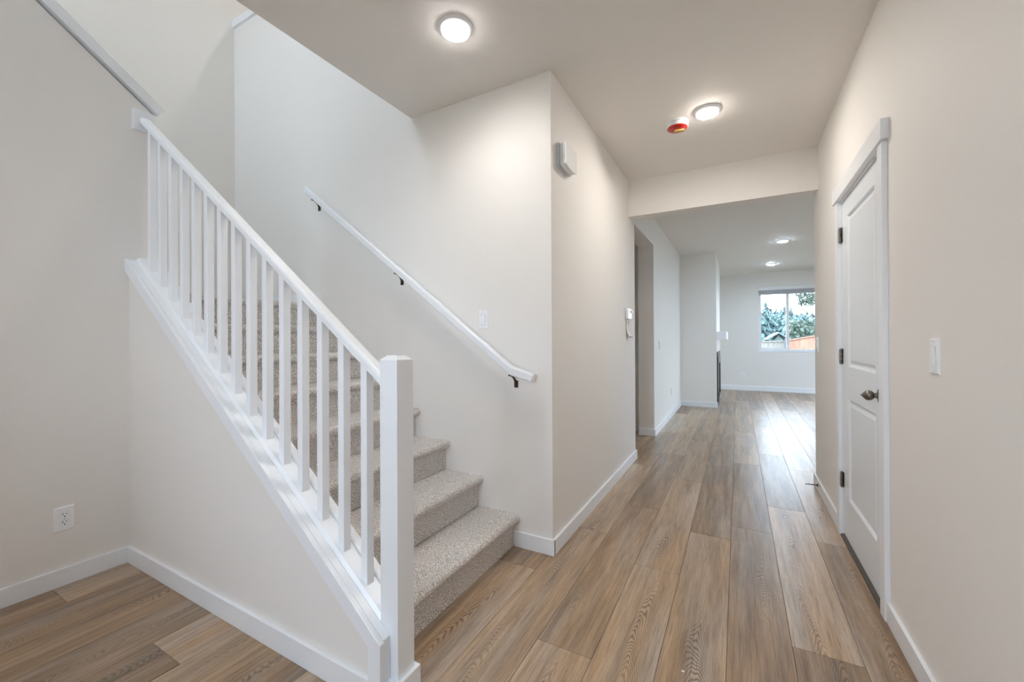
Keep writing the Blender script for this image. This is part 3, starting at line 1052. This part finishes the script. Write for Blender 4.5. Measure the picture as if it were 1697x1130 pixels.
# leave room for the house slab: it stands on the ground
o = struct('ground', b, M_GRASS)
M_GREYF = mixnoise('weathered_fence', (0.16, 0.145, 0.125), (0.22, 0.20, 0.175), 3.0, 0.9, stretch=(6, 6, 0.4))
M_CEDAR = mixnoise('cedar_fence', (0.22, 0.10, 0.06), (0.30, 0.155, 0.10), 3.0, 0.9, stretch=(5, 5, 0.4))
M_POST = mat('grey_post', (0.07, 0.08, 0.10), 0.8)
def fence(name, p0, p1, z0, z1, m, label, cat='fence', cap=True):
    t = thing(name, label, cat, (p0[0], p0[1], GZ), world=True)
    L_ = math.hypot(p1[0] - p0[0], p1[1] - p0[1])
    n = max(1, int(L_ / 0.15))
    ux, uy = (p1[0] - p0[0]) / L_, (p1[1] - p0[1]) / L_
    px, py = -uy * 0.01, ux * 0.01
    b = BM()
    for i in range(n):
        a, c = i / n * L_, (i + 1) / n * L_ - 0.008
        za = z0 + (z1 - z0) * i / n; zb = z0 + (z1 - z0) * (i + 1) / n
        q = []
        for (s, zt_) in ((a, za), (c, zb)):
            for sg in (-1, 1):
                q.append(b.verts.new((p0[0] + ux * s + px * sg, p0[1] + uy * s + py * sg, GZ)))
                q.append(b.verts.new((p0[0] + ux * s + px * sg, p0[1] + uy * s + py * sg, zt_)))
        for f in ((0, 4, 5, 1), (2, 3, 7, 6), (0, 1, 3, 2), (4, 6, 7, 5), (1, 5, 7, 3), (0, 2, 6, 4)):
            b.faces.new([q[i_] for i_ in f])
    link('board_panel', b, m, t)
    if cap:
        b = BM()
        q = []
        for (s, zt_) in ((0, z0), (L_, z1)):
            for sg in (-5, 5):
                q.append(b.verts.new((p0[0] + ux * s + px * sg, p0[1] + uy * s + py * sg, zt_)))
                q.append(b.verts.new((p0[0] + ux * s + px * sg, p0[1] + uy * s + py * sg, zt_ + 0.045)))
        for f in ((0, 4, 5, 1), (2, 3, 7, 6), (0, 1, 3, 2), (4, 6, 7, 5), (1, 5, 7, 3), (0, 2, 6, 4)):
            b.faces.new([q[i_] for i_ in f])
        link('top_rail', b, M_GREYF if m is M_GREYF else m, t)
    return t
fence('garden_fence', (-6.0, 20.3), (1.72, 20.0), 1.04, 1.08, M_GREYF, 'pale weathered board fence seen through the left window pane')
fence('garden_fence', (1.80, 19.7), (3.2, 15.0), 1.12, 1.50, M_CEDAR, 'orange cedar board fence seen through the right window pane')
b = BM(); box(b, 1.66, 1.80, 19.75, 19.89, GZ, 1.22)
tag(link('fence_post', b, M_POST, bevel=0.01), 'dark grey fence post where the grey and cedar fences meet', 'post')

def conifer(name, x, y, h, r, m, label, seed, dens=1.0):
    rnd = random.Random(seed)
    t = thing(name, label, 'tree', (x, y, GZ))
    b = BM(); tube(b, [(0, 0, 0), (0, 0, h * 0.5), (0, 0, h * 0.97)], [0.22, 0.13, 0.02], 7)
    link('trunk', b, M_BARK, t)
    b = BM()
    z = h * 0.10
    while z < h:
        f = 1 - z / h
        rr = r * (f ** 0.8) * rnd.uniform(0.75, 1.15) + 0.08
        n = int((7 + 9 * f) * dens)
        for k in range(n):
            a = rnd.uniform(0, 2 * PI)
            l = rr * rnd.uniform(0.55, 1.1)
            dx, dy = math.cos(a), math.sin(a)
            dz = -l * rnd.uniform(0.1, 0.4)
            nseg = 4
            for q in range(nseg):
                t0 = q / nseg; t1 = (q + 1) / nseg + 0.1
                c0 = Vector((dx * l * t0, dy * l * t0, z + dz * t0 * t0))
                c1 = Vector((dx * l * t1, dy * l * t1, z + dz * t1 * t1 - rnd.uniform(0, 0.15)))
                wv = Vector((-dy, dx, 0)) * (0.28 * l * (1.15 - t0) * rnd.uniform(0.5, 1.0))
                dn = Vector((0, 0, -rnd.uniform(0.12, 0.35) * (0.4 + f)))
                b.faces.new([b.verts.new(p) for p in (c0, c1 + wv + dn * 0.4, c1 + dn)])
                b.faces.new([b.verts.new(p) for p in (c0, c1 - wv + dn * 0.4, c1 + dn)])
        z += h * 0.022 + 0.05
    link('foliage', b, m, t)
    return t
M_BARK = mat('bark', (0.16, 0.13, 0.12), 0.9)
M_CON1 = mixnoise('conifer_teal_haze', (0.075, 0.125, 0.12), (0.15, 0.225, 0.215), 1.6, 0.9)  # distance haze is mixed into the teal foliage colour
M_CON2 = mixnoise('conifer_dark_haze', (0.05, 0.095, 0.09), (0.115, 0.18, 0.17), 1.6, 0.9)  # same haze tint in a darker foliage colour
M_HEDGE = mixnoise('hedge_green', (0.04, 0.062, 0.045), (0.11, 0.145, 0.105), 3.0, 0.9)
tops = [  # pixel column, pixel row of the top, distance
    (1269.5, 497, 37, 2.6, 'tall pointed conifer at the left edge of the window view', M_CON2),
    (1262, 514, 32.5, 2.4, 'shorter dark conifer cut by the left window frame', M_CON2),
    (1279, 509, 46, 2.6, 'narrow conifer right of the tallest one in the left pane', M_CON1),
    (1287, 509, 41.5, 2.8, 'conifer in the middle of the left pane, behind the grey roof', M_CON1),
    (1294, 510, 50.5, 2.6, 'conifer standing left of the window mullion, behind the roof', M_CON1),
    (1300.5, 504, 36.9, 2.4, 'slim far conifer just left of the window mullion', M_CON1),
    (1311, 506, 42, 2.2, 'thin conifer just right of the window mullion', M_CON1),
    (1320, 517, 55, 3.0, 'broad teal conifer behind the hedge, left in the right pane', M_CON1),
    (1328, 516, 49, 3.0, 'round topped teal conifer behind the middle of the hedge', M_CON1),
    (1336, 512, 60, 2.8, 'pointed teal conifer behind the hedge in the right pane', M_CON1),
    (1347, 516, 43.5, 3.0, 'teal conifer at the right edge of the window view', M_CON1)]
def from_px(u, v, y):
    X = (u - 848.5) / 681.6512; Y = (v - 560.8795) / 681.6512
    d = (X * math.cos(YAW) - math.sin(YAW), X * math.sin(YAW) + math.cos(YAW), -Y)
    k = y / d[1]
    return d[0] * k, y, 1.2155 + d[2] * k
for i, (u, v, y, r, lab, m) in enumerate(tops):
    x, yy, zt_ = from_px(u, v, y)
    conifer('conifer_tree', x, yy, zt_ - GZ, r * 0.8, m, lab, 100 + i)
# hedge
x0, _, z1 = from_px(1306, 534, 30); x1, _, _ = from_px(1366, 534, 30)
b = BM()
rnd = random.Random(5)
for k in range(2600):
    p = Vector((rnd.uniform(x0, x1 + 1), 30 + rnd.uniform(-0.7, 0.7), GZ + (z1 - GZ) * rnd.random() ** 0.7 + rnd.uniform(-0.1, 0.12)))
    v = Vector((rnd.gauss(0, 1), rnd.gauss(0, 1), rnd.gauss(0, 1))).normalized() * 0.16
    q = v.orthogonal().normalized() * 0.15
    b.faces.new([b.verts.new(c) for c in (p, p + v + q, p + v - q)])
t = thing('garden_hedge', 'dark green clipped hedge seen through the right window pane', 'hedge', ((x0 + x1) / 2, 30, GZ), world=True)
link('foliage', b, M_HEDGE, t)
b = BM(); box(b, x0 + 0.1, x1 + 1, 29.6, 30.4, GZ, z1 - 0.25); link('inner_mass', b, M_HEDGE, t)
# neighbour shed roof
M_ROOF = mat('pale_grey_roof', (0.11, 0.135, 0.14), 0.8)
M_SIDING = mixnoise('grey_green_siding', (0.10, 0.14, 0.135), (0.14, 0.18, 0.175), 1.0, 0.8, stretch=(0.3, 0.3, 9))
xa, _, za = from_px(1279, 552, 26); xb, _, zb = from_px(1302, 560, 26); xm, _, zm = from_px(1290, 553, 26)
t = thing('garden_shed', 'small grey roofed outbuilding behind the pale fence in the left pane', 'shed', (xm, 26, GZ), world=True)
b = BM(); prism(b, [(xa + 0.15, GZ), (xb - 0.15, GZ), (xb - 0.15, zb - 0.05), (xm, zm - 0.08), (xa + 0.15, zb - 0.05)], 26, 29, 'y'); link('wall', b, M_SIDING, t)
b = BM(); prism(b, [(xa - 0.2, zb - 0.09), (xm, zm + 0.02), (xb + 0.2, zb - 0.12), (xb + 0.2, zb - 0.05), (xm, zm + 0.10), (xa - 0.2, zb - 0.02)], 25.7, 29.3, 'y'); link('roof', b, M_ROOF, t)
# near leafy branches, upper right of the window
b = BM()
rnd = random.Random(9)
t = thing('leafy_tree', 'near tree whose leafy branches hang into the top right of the window', 'tree', (6.2, 22, GZ), world=True)
tube(b, [(6.2, 22, GZ), (6.1, 22, 2), (5.9, 22, 6)], [0.25, 0.2, 0.1], 8)
ends = []
for (u0, v0, u1, v1) in ((1353, 500, 1318, 488), (1353, 497, 1325, 497), (1353, 492, 1312, 484), (1352, 503, 1318, 500), (1353, 488, 1326, 481), (1312, 484, 1295, 484), (1352, 495, 1330, 503)):
    p0 = Vector(from_px(u0, v0, 22)); p1 = Vector(from_px(u1, v1, 21.6))
    tube(b, [p0, (p0 + p1) / 2 + Vector((0, 0, 0.05)), p1], [0.03, 0.018, 0.008], 5)
    ends.append((p0, p1))
p0 = Vector(from_px(1353, 497, 22)); tube(b, [(6.0, 22, 3.2), p0], [0.08, 0.03], 6)
link('branches', b, M_BARK, t)
b = BM()
for p0, p1 in ends:
    for k in range(170):
        s = rnd.random()
        p = p0.lerp(p1, s) + Vector((rnd.gauss(0, 0.10), rnd.gauss(0, 0.1), rnd.gauss(0, 0.10)))
        v = Vector((rnd.gauss(0, 1), rnd.gauss(0, 1), rnd.gauss(0, 1))).normalized() * 0.05
        q = v.orthogonal().normalized() * 0.03
        b.faces.new([b.verts.new(c) for c in (p, p + v + q, p + v * 2, p + v - q)])
link('leaves', b, M_HEDGE, t)

# ------------------------------------------------------------------ keep sub-part transforms of world-built things at zero, drop the marker
for o in WORLD:
    if '_w' in o: del o['_w']
